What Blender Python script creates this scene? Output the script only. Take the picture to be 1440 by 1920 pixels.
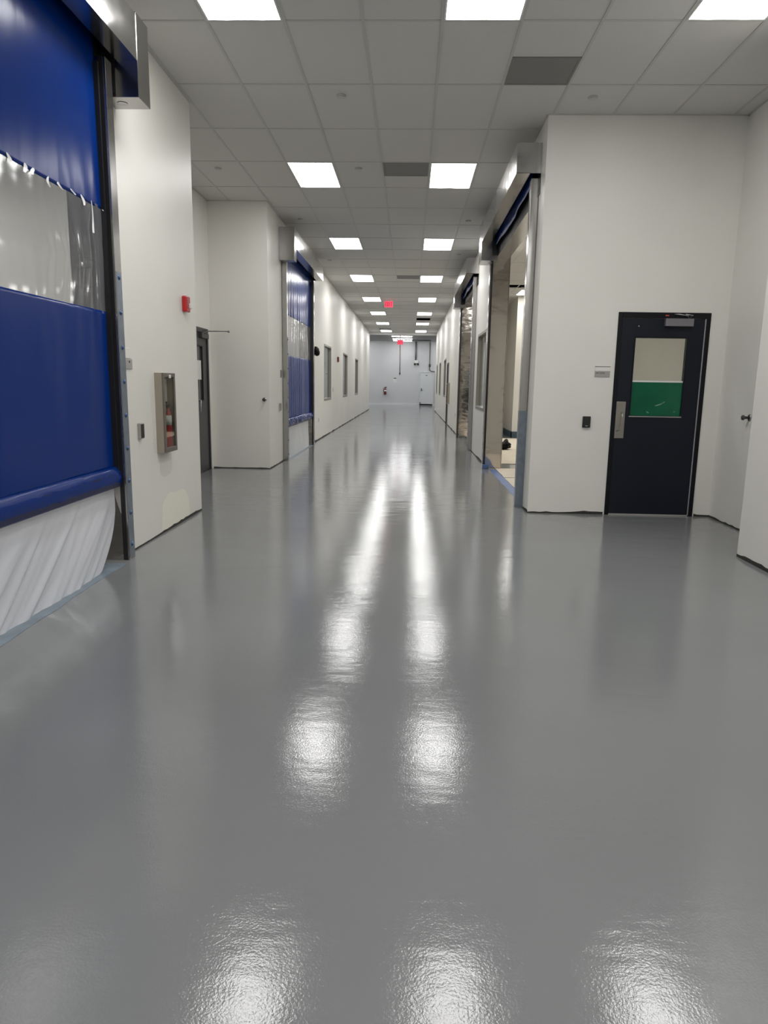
import bpy, bmesh, math, random
from mathutils import Vector, Matrix, noise

for o in list(bpy.data.objects): bpy.data.objects.remove(o)
SC = bpy.context.scene
COL = SC.collection
random.seed(7)

# ------------------------------------------------------------------ camera
cam_d = bpy.data.cameras.new('camera')
cam = bpy.data.objects.new('camera', cam_d); COL.objects.link(cam)
SC.camera = cam
cam_d.sensor_fit = 'VERTICAL'; cam_d.sensor_height = 36.0; cam_d.sensor_width = 27.0
cam_d.lens = 24.566; cam_d.clip_start = 0.02; cam_d.clip_end = 200
R = Vector((0.99917121, 0.0373329, 0.01622153)); U = Vector((-0.02267736, 0.17960155, 0.98347802)); F = Vector((-0.03380268, 0.98303079, -0.18029931))
m = Matrix((R, U, -F)).transposed().to_4x4(); m.translation = Vector((0, 0, 1.41))
cam.matrix_world = m

# ------------------------------------------------------------------ world and exposure
W = bpy.data.worlds.new('world'); SC.world = W; W.use_nodes = True
W.node_tree.nodes['Background'].inputs[0].default_value = (0.5, 0.52, 0.55, 1)
W.node_tree.nodes['Background'].inputs[1].default_value = 0.05
SC.view_settings.view_transform = 'Standard'; SC.view_settings.look = 'None'
SC.view_settings.gamma = 1; SC.view_settings.use_curve_mapping = False
SC.view_settings.exposure = 0.0
PANEL = 15.5          # troffer lens radiance
ROOM_PANEL = 17.0     # troffers in the side rooms, most of them added
STRIP = 24.0

# ------------------------------------------------------------------ materials
def srgb(r, g, b):
    f = lambda c: (c/255/12.92) if c/255 <= 0.04045 else ((c/255+0.055)/1.055)**2.4
    return (f(r), f(g), f(b), 1)

def mat(name, col, rough=0.5, metal=0.0, spec=0.5, bump=None, var=None, rvar=None, coat=0.0, emit=None, aniso=0):
    """bump=(scale, strength, dist[, stretch xyz]); var=(scale, amount); rvar=(scale, amount)"""
    m = bpy.data.materials.new(name); m.use_nodes = True
    nt = m.node_tree; b = nt.nodes['Principled BSDF']
    b.inputs['Base Color'].default_value = col
    b.inputs['Roughness'].default_value = rough
    b.inputs['Metallic'].default_value = metal
    b.inputs['Specular IOR Level'].default_value = spec
    b.inputs['Coat Weight'].default_value = coat
    if aniso: b.inputs['Anisotropic'].default_value = aniso
    tc = nt.nodes.new('ShaderNodeTexCoord')
    def nz(scale, stretch=None, detail=3):
        mp = nt.nodes.new('ShaderNodeMapping'); nt.links.new(tc.outputs['Object'], mp.inputs[0])
        if stretch: mp.inputs['Scale'].default_value = stretch
        n = nt.nodes.new('ShaderNodeTexNoise'); n.inputs['Scale'].default_value = scale; n.inputs['Detail'].default_value = detail
        nt.links.new(mp.outputs[0], n.inputs['Vector']); return n
    if var:
        n = nz(var[0], var[2] if len(var) > 2 else None)
        mr = nt.nodes.new('ShaderNodeMapRange'); mr.inputs['From Min'].default_value = .3; mr.inputs['From Max'].default_value = .7
        mr.inputs['To Min'].default_value = 1-var[1]; mr.inputs['To Max'].default_value = 1+var[1]
        nt.links.new(n.outputs['Fac'], mr.inputs[0])
        mx = nt.nodes.new('ShaderNodeMix'); mx.data_type = 'RGBA'; mx.blend_type = 'MULTIPLY'; mx.inputs['Factor'].default_value = 1
        mx.inputs[6].default_value = col; nt.links.new(mr.outputs[0], mx.inputs[7]); nt.links.new(mx.outputs[2], b.inputs['Base Color'])
    if rvar:
        n = nz(rvar[0], rvar[2] if len(rvar) > 2 else None)
        mr = nt.nodes.new('ShaderNodeMapRange'); mr.inputs['From Min'].default_value = .3; mr.inputs['From Max'].default_value = .7
        mr.inputs['To Min'].default_value = max(0.01, rough-rvar[1]); mr.inputs['To Max'].default_value = rough+rvar[1]
        nt.links.new(n.outputs['Fac'], mr.inputs[0]); nt.links.new(mr.outputs[0], b.inputs['Roughness'])
    if bump:
        bs = bump if isinstance(bump, list) else [bump]
        prev = None
        for bb in bs:
            n = nz(bb[0], bb[3] if len(bb) > 3 else None)
            bn = nt.nodes.new('ShaderNodeBump'); bn.inputs['Strength'].default_value = bb[1]; bn.inputs['Distance'].default_value = bb[2]
            nt.links.new(n.outputs['Fac'], bn.inputs['Height'])
            if prev: nt.links.new(prev.outputs[0], bn.inputs['Normal'])
            prev = bn
        nt.links.new(prev.outputs[0], b.inputs['Normal'])
    if emit:
        b.inputs['Emission Color'].default_value = emit[0]; b.inputs['Emission Strength'].default_value = emit[1]
    return m

M = {}
M['wall'] = mat('wall_paint', srgb(231, 229, 223), .42, spec=.42, bump=[(2.2, .25, .01, (1, 1, .6)), (120, .12, .002)], var=(1.1, .025))
M['wall_hall'] = M['wall']
M['wall_side'] = mat('side_room_paint', srgb(214, 211, 202), .5, bump=(2.5, .1, .01), var=(1, .02))
M['wall_end'] = mat('end_wall_grey_paint', srgb(212, 213, 215), .5, bump=(2, .1, .01), var=(.8, .03))
M['floor'] = mat('grey_epoxy_floor', srgb(128, 130, 131), .062, spec=.38,
                 bump=[(140, 1.0, .00034), (24, 1.0, .0003), (5, 1.0, .0017, (.3, 1, 1)), (13, 1.0, .0008, (.3, 1, 1)), (2.2, 1.0, .0018)], var=(.7, .05), rvar=(1.3, .03))
M['tile'] = mat('acoustic_tile', srgb(214, 213, 209), .9, spec=.2, bump=(300, .3, .001), var=(260, .05))
M['tee'] = mat('ceiling_tee_white', srgb(196, 196, 192), .45, spec=.4)
M['tee_side'] = M['tee']
M['steel'] = mat('brushed_stainless', (.58, .57, .56, 1), .17, 1.0, bump=[(1.6, 1.0, .004, (1, 1, 1))], rvar=(8, .03))
M['steel_soft'] = mat('satin_stainless', (.42, .41, .40, 1), .2, 1.0, bump=(2.0, 1.0, .003))
M['steel_wavy'] = mat('wavy_polished_stainless', (.56, .53, .50, 1), .10, 1.0, bump=[(1.2, 1.0, .012, (1, 1, 2.2)), (2.5, 1.0, .0025, (.6, .6, 2.5))])
M['black'] = mat('black_rubber', (.012, .012, .013, 1), .5)
M['dark'] = mat('dark_void', (.004, .004, .004, 1), .9, spec=.1)
M['blue'] = mat('blue_vinyl', (.0012, .027, .19, 1), .22, spec=.16, bump=[(4, 1, .003, (1, 1.5, .15))])
M['blue_dark'] = mat('dark_blue_vinyl', (.006, .01, .06, 1), .35)
M['navy'] = mat('navy_door_paint', srgb(19, 24, 36), .42, spec=.3, bump=(140, .08, .001), var=(2, .08))
M['navy_trim'] = mat('black_navy_frame_paint', srgb(10, 12, 20), .35, spec=.3)
M['greydoor'] = mat('dark_grey_door_paint', srgb(66, 67, 69), .4, bump=(140, .06, .001))
M['greydoor_d'] = mat('dark_grey_frame_paint', srgb(52, 52, 53), .4)
M['alu'] = mat('aluminium', (.5, .5, .51, 1), .35, .9)
M['alu_frame'] = mat('window_frame_beige_grey', srgb(150, 148, 138), .4, .3)
M['beige_steel'] = mat('beige_cabinet_steel', srgb(165, 155, 142), .35, .35)
M['beige_dark'] = mat('cabinet_door_steel', srgb(112, 106, 98), .35, .4)
M['red'] = mat('red_paint', srgb(185, 16, 22), .3, coat=.3)
M['red_dark'] = mat('dark_red_paint', srgb(110, 14, 22), .3, coat=.3)
M['white'] = mat('white_plastic', srgb(228, 228, 226), .4)
M['paper'] = mat('white_paper', srgb(225, 225, 222), .7, var=(9, .05))
M['offwhite_door'] = mat('pale_grey_door_paint', srgb(220, 223, 225), .45)
M['ltgrey'] = mat('light_grey_plastic', srgb(165, 163, 158), .45)
M['green'] = mat('green_film', srgb(4, 92, 64), .16, spec=.5, var=(5, .12), bump=(6, .1, .01))
M['base'] = mat('blue_grey_cove_base', srgb(62, 80, 92), .45)
M['kraft'] = mat('floor_protection_paper', srgb(214, 204, 186), .75, var=(1.5, .06), bump=(5, .2, .01))
M['tape'] = mat('blue_masking_tape', srgb(88, 112, 160), .5, var=(12, .1))
M['tape_dim'] = mat('blue_grey_tape', srgb(120, 134, 146), .35, var=(9, .15))
M['bag'] = mat('black_bag_plastic', (.004, .004, .004, 1), .6, spec=.15, bump=(40, .4, .01))
M['gap'] = mat('dark_base_gap', srgb(52, 51, 48), .9, var=(40, .4))
M['conduit'] = mat('conduit_grey', srgb(128, 128, 128), .4, .5)
M['conduit_red'] = mat('conduit_reddish', srgb(120, 84, 84), .45)
M['vent'] = mat('vent_grey', srgb(132, 131, 128), .55, bump=(350, .5, .002))
M['film'] = mat('peeling_white_film', srgb(240, 240, 240), .35)
M['skybluefilm'] = mat('bluish_protective_film', srgb(128, 138, 150), .3, .5, var=(14, .12))
M['bolt'] = mat('blue_filmed_bolt', srgb(70, 96, 140), .3, .4)
M['text'] = mat('dark_lettering', (.02, .02, .02, 1), .6)
M['pipe_dark'] = mat('dark_pipe', srgb(70, 70, 68), .5)

def emis(name, col, s):
    m = bpy.data.materials.new(name); m.use_nodes = True; nt = m.node_tree
    for n in list(nt.nodes): nt.nodes.remove(n)
    e = nt.nodes.new('ShaderNodeEmission'); o = nt.nodes.new('ShaderNodeOutputMaterial')
    e.inputs[0].default_value = col; e.inputs[1].default_value = s; nt.links.new(e.outputs[0], o.inputs[0]); return m
M['lens'] = emis('lit_panel_lens', (1, .99, .97, 1), PANEL)
M['lens_room'] = emis('lit_room_panel_lens', (1, .975, .93, 1), ROOM_PANEL)
M['strip'] = emis('lit_strip_tube', (1, 1, 1, 1), STRIP)
M['exit_red'] = emis('exit_sign_red_glow', (.62, .004, .03, 1), 1.0)
M['exit_pink'] = emis('exit_sign_pink_face', (1, .13, .20, 1), 1.0)

def glassy(name, tint, rough, fres, haze=None):
    """thin sheet: see-through with a glossy surface, optional milky part"""
    m = bpy.data.materials.new(name); m.use_nodes = True; nt = m.node_tree
    for n in list(nt.nodes): nt.nodes.remove(n)
    o = nt.nodes.new('ShaderNodeOutputMaterial')
    t = nt.nodes.new('ShaderNodeBsdfTransparent'); t.inputs[0].default_value = tint
    g = nt.nodes.new('ShaderNodeBsdfGlossy'); g.inputs['Roughness'].default_value = rough
    # Schlick reflectance from either side of the sheet; fres = reflectance seen head-on
    ge = nt.nodes.new('ShaderNodeNewGeometry'); dt = nt.nodes.new('ShaderNodeVectorMath'); dt.operation = 'DOT_PRODUCT'
    nt.links.new(ge.outputs['Normal'], dt.inputs[0]); nt.links.new(ge.outputs['Incoming'], dt.inputs[1])
    def mt(op, a, b):
        k = nt.nodes.new('ShaderNodeMath'); k.operation = op; k.use_clamp = op == 'POWER'
        for i, v in enumerate((a, b)):
            if hasattr(v, 'links'): nt.links.new(v, k.inputs[i])
            else: k.inputs[i].default_value = v
        return k
    p5 = mt('POWER', mt('SUBTRACT', 1.0, mt('ABSOLUTE', dt.outputs['Value'], 0).outputs[0]).outputs[0], 5.0)
    fr = mt('ADD', mt('MULTIPLY', p5.outputs[0], 1-fres).outputs[0], fres)
    mx = nt.nodes.new('ShaderNodeMixShader')
    nt.links.new(fr.outputs[0], mx.inputs[0]); nt.links.new(g.outputs[0], mx.inputs[2])
    src = t.outputs[0]
    if haze:
        d = nt.nodes.new('ShaderNodeBsdfDiffuse'); d.inputs[0].default_value = haze[1]
        tr = nt.nodes.new('ShaderNodeBsdfTranslucent'); tr.inputs[0].default_value = haze[1]
        a = nt.nodes.new('ShaderNodeMixShader'); a.inputs[0].default_value = .3
        nt.links.new(d.outputs[0], a.inputs[1]); nt.links.new(tr.outputs[0], a.inputs[2])
        h = nt.nodes.new('ShaderNodeMixShader'); h.inputs[0].default_value = haze[0]
        nt.links.new(t.outputs[0], h.inputs[1]); nt.links.new(a.outputs[0], h.inputs[2]); src = h.outputs[0]
    nt.links.new(src, mx.inputs[1]); nt.links.new(mx.outputs[0], o.inputs[0])
    return m
M['glass'] = glassy('window_glass', (.90, .91, .89, 1), .02, .05)
M['clear'] = glassy('clear_vinyl', (.84, .87, .93, 1), .07, .06, (.20, (.74, .76, .82, 1)))
M['poly'] = glassy('milky_plastic_sheet', (.85, .87, .95, 1), .16, .05, (.90, (.88, .90, .97, 1)))
M['paper_sheet'] = glassy('white_sheeting', (.9, .9, .95, 1), .35, .03, (.95, (.92, .94, .98, 1)))

# wall near the fire cabinet: fresh paint patch with its own outline, cabinet shadow painted in (object coordinates)
def wall_patch_mat():
    m = M['wall'].copy(); m.name = 'wall_paint_with_patch'; nt = m.node_tree
    b = nt.nodes['Principled BSDF']; old = b.inputs['Base Color'].links[0].from_socket
    tc = nt.nodes.new('ShaderNodeTexCoord')
    n = nt.nodes.new('ShaderNodeTexNoise'); n.inputs['Scale'].default_value = 3.5; nt.links.new(tc.outputs['Object'], n.inputs['Vector'])
    sp = nt.nodes.new('ShaderNodeSeparateXYZ'); nt.links.new(tc.outputs['Object'], sp.inputs[0])
    def mth(op, a, bb, clamp=False):
        k = nt.nodes.new('ShaderNodeMath'); k.operation = op; k.use_clamp = clamp
        for i, v in enumerate((a, bb)):
            if hasattr(v, 'links'): nt.links.new(v, k.inputs[i])
            else: k.inputs[i].default_value = v
        return k.outputs[0]
    def blob(cy, cz, ry, rz, p=3.0):
        ay = mth('POWER', mth('ABSOLUTE', mth('DIVIDE', mth('SUBTRACT', sp.outputs[1], cy), ry), 0), p)
        az = mth('POWER', mth('ABSOLUTE', mth('DIVIDE', mth('SUBTRACT', sp.outputs[2], cz), rz), 0), p)
        d = mth('ADD', mth('ADD', ay, az), mth('MULTIPLY', mth('SUBTRACT', n.outputs['Fac'], .5), 1.2))
        return mth('MULTIPLY', mth('SUBTRACT', 1.0, d), 14, True)
    patch = blob(6.72, .05, .42, .30)
    cabinet_shadow = blob(6.48, .64, .17, .12)  # grey shadow under the cabinet, painted into the wall colour
    mx = nt.nodes.new('ShaderNodeMix'); mx.data_type = 'RGBA'; mx.inputs[7].default_value = srgb(244, 242, 228)
    nt.links.new(mth('MULTIPLY', patch, .9), mx.inputs['Factor']); nt.links.new(old, mx.inputs[6])
    mx2 = nt.nodes.new('ShaderNodeMix'); mx2.data_type = 'RGBA'; mx2.inputs[7].default_value = srgb(214, 211, 203)
    nt.links.new(mth('MULTIPLY', cabinet_shadow, .6), mx2.inputs['Factor']); nt.links.new(mx.outputs[2], mx2.inputs[6])
    nt.links.new(mx2.outputs[2], b.inputs['Base Color'])
    return m
M['wall_patch'] = wall_patch_mat()

# ------------------------------------------------------------------ helpers
def bx(bm, x0, x1, y0, y1, z0, z1):
    v = [bm.verts.new((x, y, z)) for x in (min(x0, x1), max(x0, x1)) for y in (min(y0, y1), max(y0, y1)) for z in (min(z0, z1), max(z0, z1))]
    for f in ((0, 1, 3, 2), (4, 6, 7, 5), (0, 4, 5, 1), (2, 3, 7, 6), (0, 2, 6, 4), (1, 5, 7, 3)):
        bm.faces.new([v[i] for i in f])

def cyl(bm, p0, p1, r0, r1=None, seg=16, cap=True):
    p0 = Vector(p0); p1 = Vector(p1); r1 = r0 if r1 is None else r1
    d = (p1-p0).normalized(); a = d.orthogonal().normalized(); b = d.cross(a)
    A = [bm.verts.new(p0+(a*math.cos(t)+b*math.sin(t))*r0) for t in [2*math.pi*i/seg for i in range(seg)]]
    B = [bm.verts.new(p1+(a*math.cos(t)+b*math.sin(t))*r1) for t in [2*math.pi*i/seg for i in range(seg)]]
    for i in range(seg): bm.faces.new((A[i], A[(i+1) % seg], B[(i+1) % seg], B[i]))
    if cap: bm.faces.new(A[::-1]); bm.faces.new(B)

def tube(bm, pts, r, seg=8):
    pts = [Vector(p) for p in pts]; rings = []
    for i, p in enumerate(pts):
        d = (pts[min(i+1, len(pts)-1)]-pts[max(i-1, 0)]).normalized()
        a = d.cross(Vector((0, 1, .01))).normalized() if abs(d.y) < .9 else d.cross(Vector((0, 0, 1))).normalized()
        b = d.cross(a); rings.append([bm.verts.new(p+(a*math.cos(t)+b*math.sin(t))*r) for t in [2*math.pi*k/seg for k in range(seg)]])
    for A, B in zip(rings, rings[1:]):
        for k in range(seg): bm.faces.new((A[k], A[(k+1) % seg], B[(k+1) % seg], B[k]))
    bm.faces.new(rings[0][::-1]); bm.faces.new(rings[-1])

def lathe(bm, prof, c=(0, 0, 0), axis='Z', seg=20):
    rings = []
    for r, h in prof:
        rr = []
        for k in range(seg):
            t = 2*math.pi*k/seg; a, b = r*math.cos(t), r*math.sin(t)
            p = {'Z': (a, b, h), 'X': (h, a, b), 'Y': (a, h, b)}[axis]
            rr.append(bm.verts.new(Vector(c)+Vector(p)))
        rings.append(rr)
    for A, B in zip(rings, rings[1:]):
        for k in range(seg): bm.faces.new((A[k], A[(k+1) % seg], B[(k+1) % seg], B[k]))
    bm.faces.new(rings[0][::-1]); bm.faces.new(rings[-1])

def obj(name, bm, m, parent=None, smooth=False, bevel=0, label=None):
    bmesh.ops.recalc_face_normals(bm, faces=bm.faces)
    me = bpy.data.meshes.new(name); bm.to_mesh(me); bm.free()
    if m: me.materials.append(M[m] if isinstance(m, str) else m)
    if smooth:
        for p in me.polygons: p.use_smooth = True
    o = bpy.data.objects.new(name, me); COL.objects.link(o)
    if bevel:
        md = o.modifiers.new('bevel', 'BEVEL'); md.width = bevel; md.segments = 2; md.limit_method = 'ANGLE'
    if parent:
        o.parent = parent; o.location = -parent.location      # meshes are written in world coordinates
    if label: o['label'] = label
    return o

def sub(name, bm, m, parent_part, root, smooth=False, bevel=0, label=None):
    o = obj(name, bm, m, None, smooth, bevel, label); o.parent = parent_part; return o

def tag(o, label, cat, group=None):
    o['label'] = label; o['category'] = cat
    if group: o['group'] = group
    return o

def thing(name, label, cat, loc, group=None):
    o = bpy.data.objects.new(name, None); COL.objects.link(o); o.location = loc; o.empty_display_size = .1
    return tag(o, label, cat, group)

def struct(name, bm, m, parent=None, **k):
    o = obj(name, bm, m, parent, **k); o['kind'] = 'structure'; return o

def box_part(name, m, parent, *b, bevel=0, label=None):
    bm = bmesh.new(); bx(bm, *b); return obj(name, bm, m, parent, bevel=bevel, label=label)

def wall_cells(bm, axis, c0, c1, a0, a1, z0, z1, holes):
    """wall slab between c0..c1 across `axis` thickness; runs a0..a1; holes = (a, b, z, z)"""
    As = sorted({a0, a1, *[h[0] for h in holes], *[h[1] for h in holes]}); Zs = sorted({z0, z1, *[h[2] for h in holes], *[h[3] for h in holes]})
    def solid(i, j):
        if i < 0 or j < 0 or i >= len(As)-1 or j >= len(Zs)-1: return False
        a = (As[i]+As[i+1])/2; z = (Zs[j]+Zs[j+1])/2
        return not any(h[0] < a < h[1] and h[2] < z < h[3] for h in holes)
    P = (lambda c, a, z: (c, a, z)) if axis == 'X' else (lambda c, a, z: (a, c, z))
    def quad(*p): bm.faces.new([bm.verts.new(q) for q in p])
    for i in range(len(As)-1):
        for j in range(len(Zs)-1):
            if not solid(i, j): continue
            a, b, z, y = As[i], As[i+1], Zs[j], Zs[j+1]
            quad(P(c0, a, z), P(c0, b, z), P(c0, b, y), P(c0, a, y)); quad(P(c1, a, z), P(c1, a, y), P(c1, b, y), P(c1, b, z))
            if not solid(i-1, j): quad(P(c0, a, z), P(c0, a, y), P(c1, a, y), P(c1, a, z))
            if not solid(i+1, j): quad(P(c0, b, z), P(c1, b, z), P(c1, b, y), P(c0, b, y))
            if not solid(i, j-1): quad(P(c0, a, z), P(c1, a, z), P(c1, b, z), P(c0, b, z))
            if not solid(i, j+1): quad(P(c0, a, y), P(c0, b, y), P(c1, b, y), P(c1, a, y))
    bmesh.ops.remove_doubles(bm, verts=bm.verts, dist=1e-5)

# ------------------------------------------------------------------ dimensions
XL, XR, TH = -2.285, 1.355, .23
CE = 4.155
CX0, CW = -1.648, .6096      # ceiling grid origin and column width
CY0, CL = 5.961, 1.162       # first cross tee and row length
YB, YE = -6.0, 39.2
D1 = (1.5, 5.32); D2 = (12.73, 16.1); D3 = (8.31, 12.1); D4 = (15.41, 19.1)
DZ = 3.5
LW = [(18.71, 20.35), (23.95, 25.58), (29.16, 30.70), (34.4, 35.95)][:3]
RW = [(13.05, 14.65), (27.6, 29.2), (32.2, 33.75), (36.2, 37.4)]
WZ = (.94, 2.42)

# ------------------------------------------------------------------ setting
bm = bmesh.new(); bx(bm, -9, 9, YB-.3, 49, -.2, 0); struct('floor', bm, 'floor')

bm = bmesh.new(); wall_cells(bm, 'X', XL-TH, XL, YB, 7.56, 0, CE, [(D1[0], D1[1], -.0, DZ)]); struct('wall_left', bm, 'wall_patch')
bm = bmesh.new(); wall_cells(bm, 'Y', 7.36, 7.56, -3.42, XL-TH, 0, CE, []); struct('wall_left_recess_near', bm, 'wall')
bm = bmesh.new(); wall_cells(bm, 'X', -3.42, -3.22, 7.56, 11.40, 0, CE, [(10.17, 11.24, 0, 2.21)]); struct('wall_left_recess_back', bm, 'wall')
bm = bmesh.new(); wall_cells(bm, 'Y', 11.40, 11.60, -3.42, XL-TH, 0, CE, []); struct('wall_left_recess_far', bm, 'wall')
bm = bmesh.new(); wall_cells(bm, 'X', XL-TH, XL, 11.40, YE, 0, CE, [(D2[0], D2[1], 0, DZ)]+[(a, b, WZ[0], WZ[1]) for a, b in LW]); struct('wall_left_hall', bm, 'wall')
bm = bmesh.new(); wall_cells(bm, 'X', XR, XR+TH, 7.85, YE, 0, CE, [(D3[0], D3[1], 0, DZ), (D4[0], D4[1], 0, DZ), (25.55, 26.6, 0, 2.2)]+[(a, b, WZ[0], WZ[1]) for a, b in RW]); struct('wall_right_hall', bm, 'wall')
bm = bmesh.new(); wall_cells(bm, 'Y', 7.85, 8.06, XR+TH, 3.58, 0, CE, [(2.215, 3.194, 0, 2.21)]); struct('wall_right_recess_far', bm, 'wall')
bm = bmesh.new(); wall_cells(bm, 'X', 3.38, 3.58, 5.96, 7.85, 0, CE, []); struct('wall_right_recess_side', bm, 'wall')
bm = bmesh.new(); wall_cells(bm, 'X', 2.84, 3.58, YB, 5.96, 0, CE, []); struct('wall_right', bm, 'wall')
bm = bmesh.new(); wall_cells(bm, 'Y', YB-.2, YB, -9, 9, 0, CE, []); struct('wall_back', bm, 'wall')
# end of the corridor: the cross hall
bm = bmesh.new(); wall_cells(bm, 'Y', 48.5, 48.7, -9, 9, 0, 4.4, []); struct('wall_end', bm, 'wall_end')
bm = bmesh.new(); bx(bm, -9, 9, 48.44, 48.5, 0, .10); struct('baseboard_end', bm, 'offwhite_door')
bm = bmesh.new(); bx(bm, -9, 9, YE+.25, 48.5, 4.25, 4.35); struct('ceiling_cross_hall', bm, mat('cross_hall_ceiling', srgb(170, 170, 166), .8, var=(30, .03)))
bm = bmesh.new(); bx(bm, -9, 9, YE-.05, YE+.25, 4.05, 4.4); struct('trim_1', bm, 'white')
for nm, x in (('wall_cross_left', -6.6), ('wall_cross_right', 5.4)):
    bm = bmesh.new(); bx(bm, x, x+.2, YE-.05, 48.5, 0, 4.25); struct(nm, bm, 'wall_end')
# side rooms
bm = bmesh.new(); bx(bm, -9, XL-TH, YE-.2, YE-.05, 0, CE); bx(bm, -9, -8.8, YB, YE, 0, CE); bx(bm, -8.8, -3.42, 10.0, 10.15, 0, CE)
bx(bm, -8.8, XL-TH, 22, 22.15, 0, CE); struct('wall_left_rooms', bm, 'wall_side')
bm = bmesh.new(); bx(bm, XR+TH, 9, YE-.2, YE-.05, 0, CE); bx(bm, 8.8, 9, YB, YE, 0, CE); bx(bm, XR+TH, 8.8, 21.55, 21.75, 0, CE)
bx(bm, 3.58, 8.8, 7.86, 8.06, 0, CE); struct('wall_right_rooms', bm, 'wall_side')
bm = bmesh.new(); bx(bm, 2.84, 5.5, 19.65, 21.55, 0, 3.78); struct('wall_right_room_pillar', bm, 'wall_side')
bm = bmesh.new(); bx(bm, 2.815, 5.53, 19.625, 19.65, 0, .165); bx(bm, 2.815, 2.84, 19.625, 21.55, 0, .165); bx(bm, XR+TH, 2.84, 21.52, 21.55, 0, .165)
struct('baseboard_right_room', bm, 'base')

# ragged dark gap where the base has been taken off
def gap(name, pts_axis, c, a0, a1, d):
    bm = bmesh.new(); n = max(4, int((a1-a0)/.07)); prev = None
    for i in range(n+1):
        a = a0+(a1-a0)*i/n
        h = .013+.024*max(0, noise.noise(Vector((a*1.7, c, 3.1)))+.25)+.010*random.random()**3
        o = .0025
        if pts_axis == 'X': q = [(c, a, 0.0005), (c+d*.004, a, .0005), (c+d*o, a, h), (c, a, h)]
        else: q = [(a, c, 0.0005), (a, c+d*.004, .0005), (a, c+d*o, h), (a, c, h)]
        cur = [bm.verts.new(x) for x in q]
        if prev:
            for k in range(4): bm.faces.new((prev[k], prev[(k+1) % 4], cur[(k+1) % 4], cur[k]))
        prev = cur
    struct(name, bm, 'gap')
gap('baseboard_left', 'X', XL, 5.44, 7.56, 1)
gap('baseboard_left_recess', 'Y', 11.40, -3.22, XL, -1)
gap('baseboard_left_hall_near', 'X', XL, 11.40, 12.62, 1)
gap('baseboard_left_hall', 'X', XL, 16.21, YE, 1)
gap('baseboard_right_hall_near', 'X', XR, 7.85, 8.20, -1)
gap('baseboard_right_hall_middle', 'X', XR, 12.21, 15.30, -1)
gap('baseboard_right_hall', 'X', XR, 19.21, 25.5, -1)
gap('baseboard_right_hall_far', 'X', XR, 26.65, YE, -1)
gap('baseboard_right_recess', 'Y', 7.85, XR, 2.2, -1)
gap('baseboard_right_recess_corner', 'Y', 7.85, 3.21, 3.38, -1)
gap('baseboard_right_recess_side', 'X', 3.38, 5.96, 7.85, -1)
gap('baseboard_right', 'X', 2.84, -2, 5.96, -1)

# ------------------------------------------------------------------ ceiling: tiles, tees, fittings
def colx(c): return CX0+CW*c
def rowy(k): return CY0+CL*k
LIGHTS = []      # (column, row)
for k in (-9, -5, -1): LIGHTS += [(0, k), (3, k), (6, k)]
for k in (3, 7, 11, 15, 19, 23, 27): LIGHTS += [(0, k), (3, k)]
VENTS = [(4, 0, .52, 1.0), (2, 3, 0, .5), (2, 11, 0, .5)]       # column, row, from, to (fraction of row)
HOLES = [(3, 21), (0, 26)]
ADDED_ROOM_L = [(-6, -3), (-9, -1), (-6, 1), (-9, 2), (-5, 7), (-8, 7), (-5, 12), (-6, 18), (-6, 24)]  # unseen panels added to brighten the left rooms
used = set(LIGHTS) | set(HOLES) | {(v[0], v[1]) for v in VENTS} | set(ADDED_ROOM_L)
c_lo, c_hi = -12, 17; k_lo, k_hi = -11, 29
bm = bmesh.new(); th = .012
for c in range(c_lo, c_hi+1):
    for k in range(k_lo, k_hi+1):
        if (c, k) in used: continue
        x0, x1 = colx(c), colx(c+1); y0, y1 = max(rowy(k), YB), min(rowy(k+1), YE)
        if y1 <= y0: continue
        if x0 > XR+TH and y0 > 8.1 and y1 < 21.7: continue
        g = .004
        v = [bm.verts.new(p) for p in ((x0+g, y0+g, CE+.004), (x1-g, y0+g, CE+.004), (x1-g, y1-g, CE+.004), (x0+g, y1-g, CE+.004))]
        bm.faces.new(v)
        w = [bm.verts.new(p) for p in ((x0+g, y0+g, CE+.02), (x1-g, y0+g, CE+.02), (x1-g, y1-g, CE+.02), (x0+g, y1-g, CE+.02))]
        bm.faces.new(w[::-1])
        for i in range(4): bm.faces.new((v[i], v[(i+1) % 4], w[(i+1) % 4], w[i]))
for (c, k, f0, f1) in VENTS:      # the rest of a tile beside a half-size vent
    for g0, g1 in ((0, f0), (f1, 1)):
        if g1-g0 > .01: bx(bm, colx(c)+.004, colx(c+1)-.004, rowy(k)+CL*g0, rowy(k)+CL*g1, CE+.004, CE+.02)
struct('ceiling', bm, 'tile')
bm = bmesh.new(); bx(bm, -9, 9, YB-.2, YE, 4.75, 4.9); struct('ceiling_deck', bm, 'dark')
bm = bmesh.new(); t = .0115
for c in range(c_lo, c_hi+2): bx(bm, colx(c)-t, colx(c)+t, YB, YE-.05, CE-.0015, CE+.006)
for k in range(k_lo, k_hi+1):
    if rowy(k) > YB: bx(bm, -9, 9, rowy(k)-t, rowy(k)+t, CE-.001, CE+.0055)
struct('trim_2', bm, 'tee')
bm = bmesh.new()   # wall angle round the edge of the ceiling
w = .022
for x, d, y0, y1 in ((XL, 1, YB, 7.56), (-3.22, 1, 7.56, 11.4), (XL, 1, 11.4, YE-.05), (XR, -1, 7.85, YE-.05), (3.38, -1, 5.96, 7.85), (2.84, -1, YB, 5.96)):
    bx(bm, x, x+d*w, y0, y1, CE-.003, CE+.004)
for y, d, x0, x1 in ((7.56, 1, -3.22, XL), (11.4, -1, -3.22, XL), (7.85, -1, XR, 3.38), (5.96, 1, 2.84, 3.38)):
    bx(bm, x0, x1, y, y+d*w, CE-.003, CE+.004)
struct('trim_3', bm, 'tee')
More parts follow.
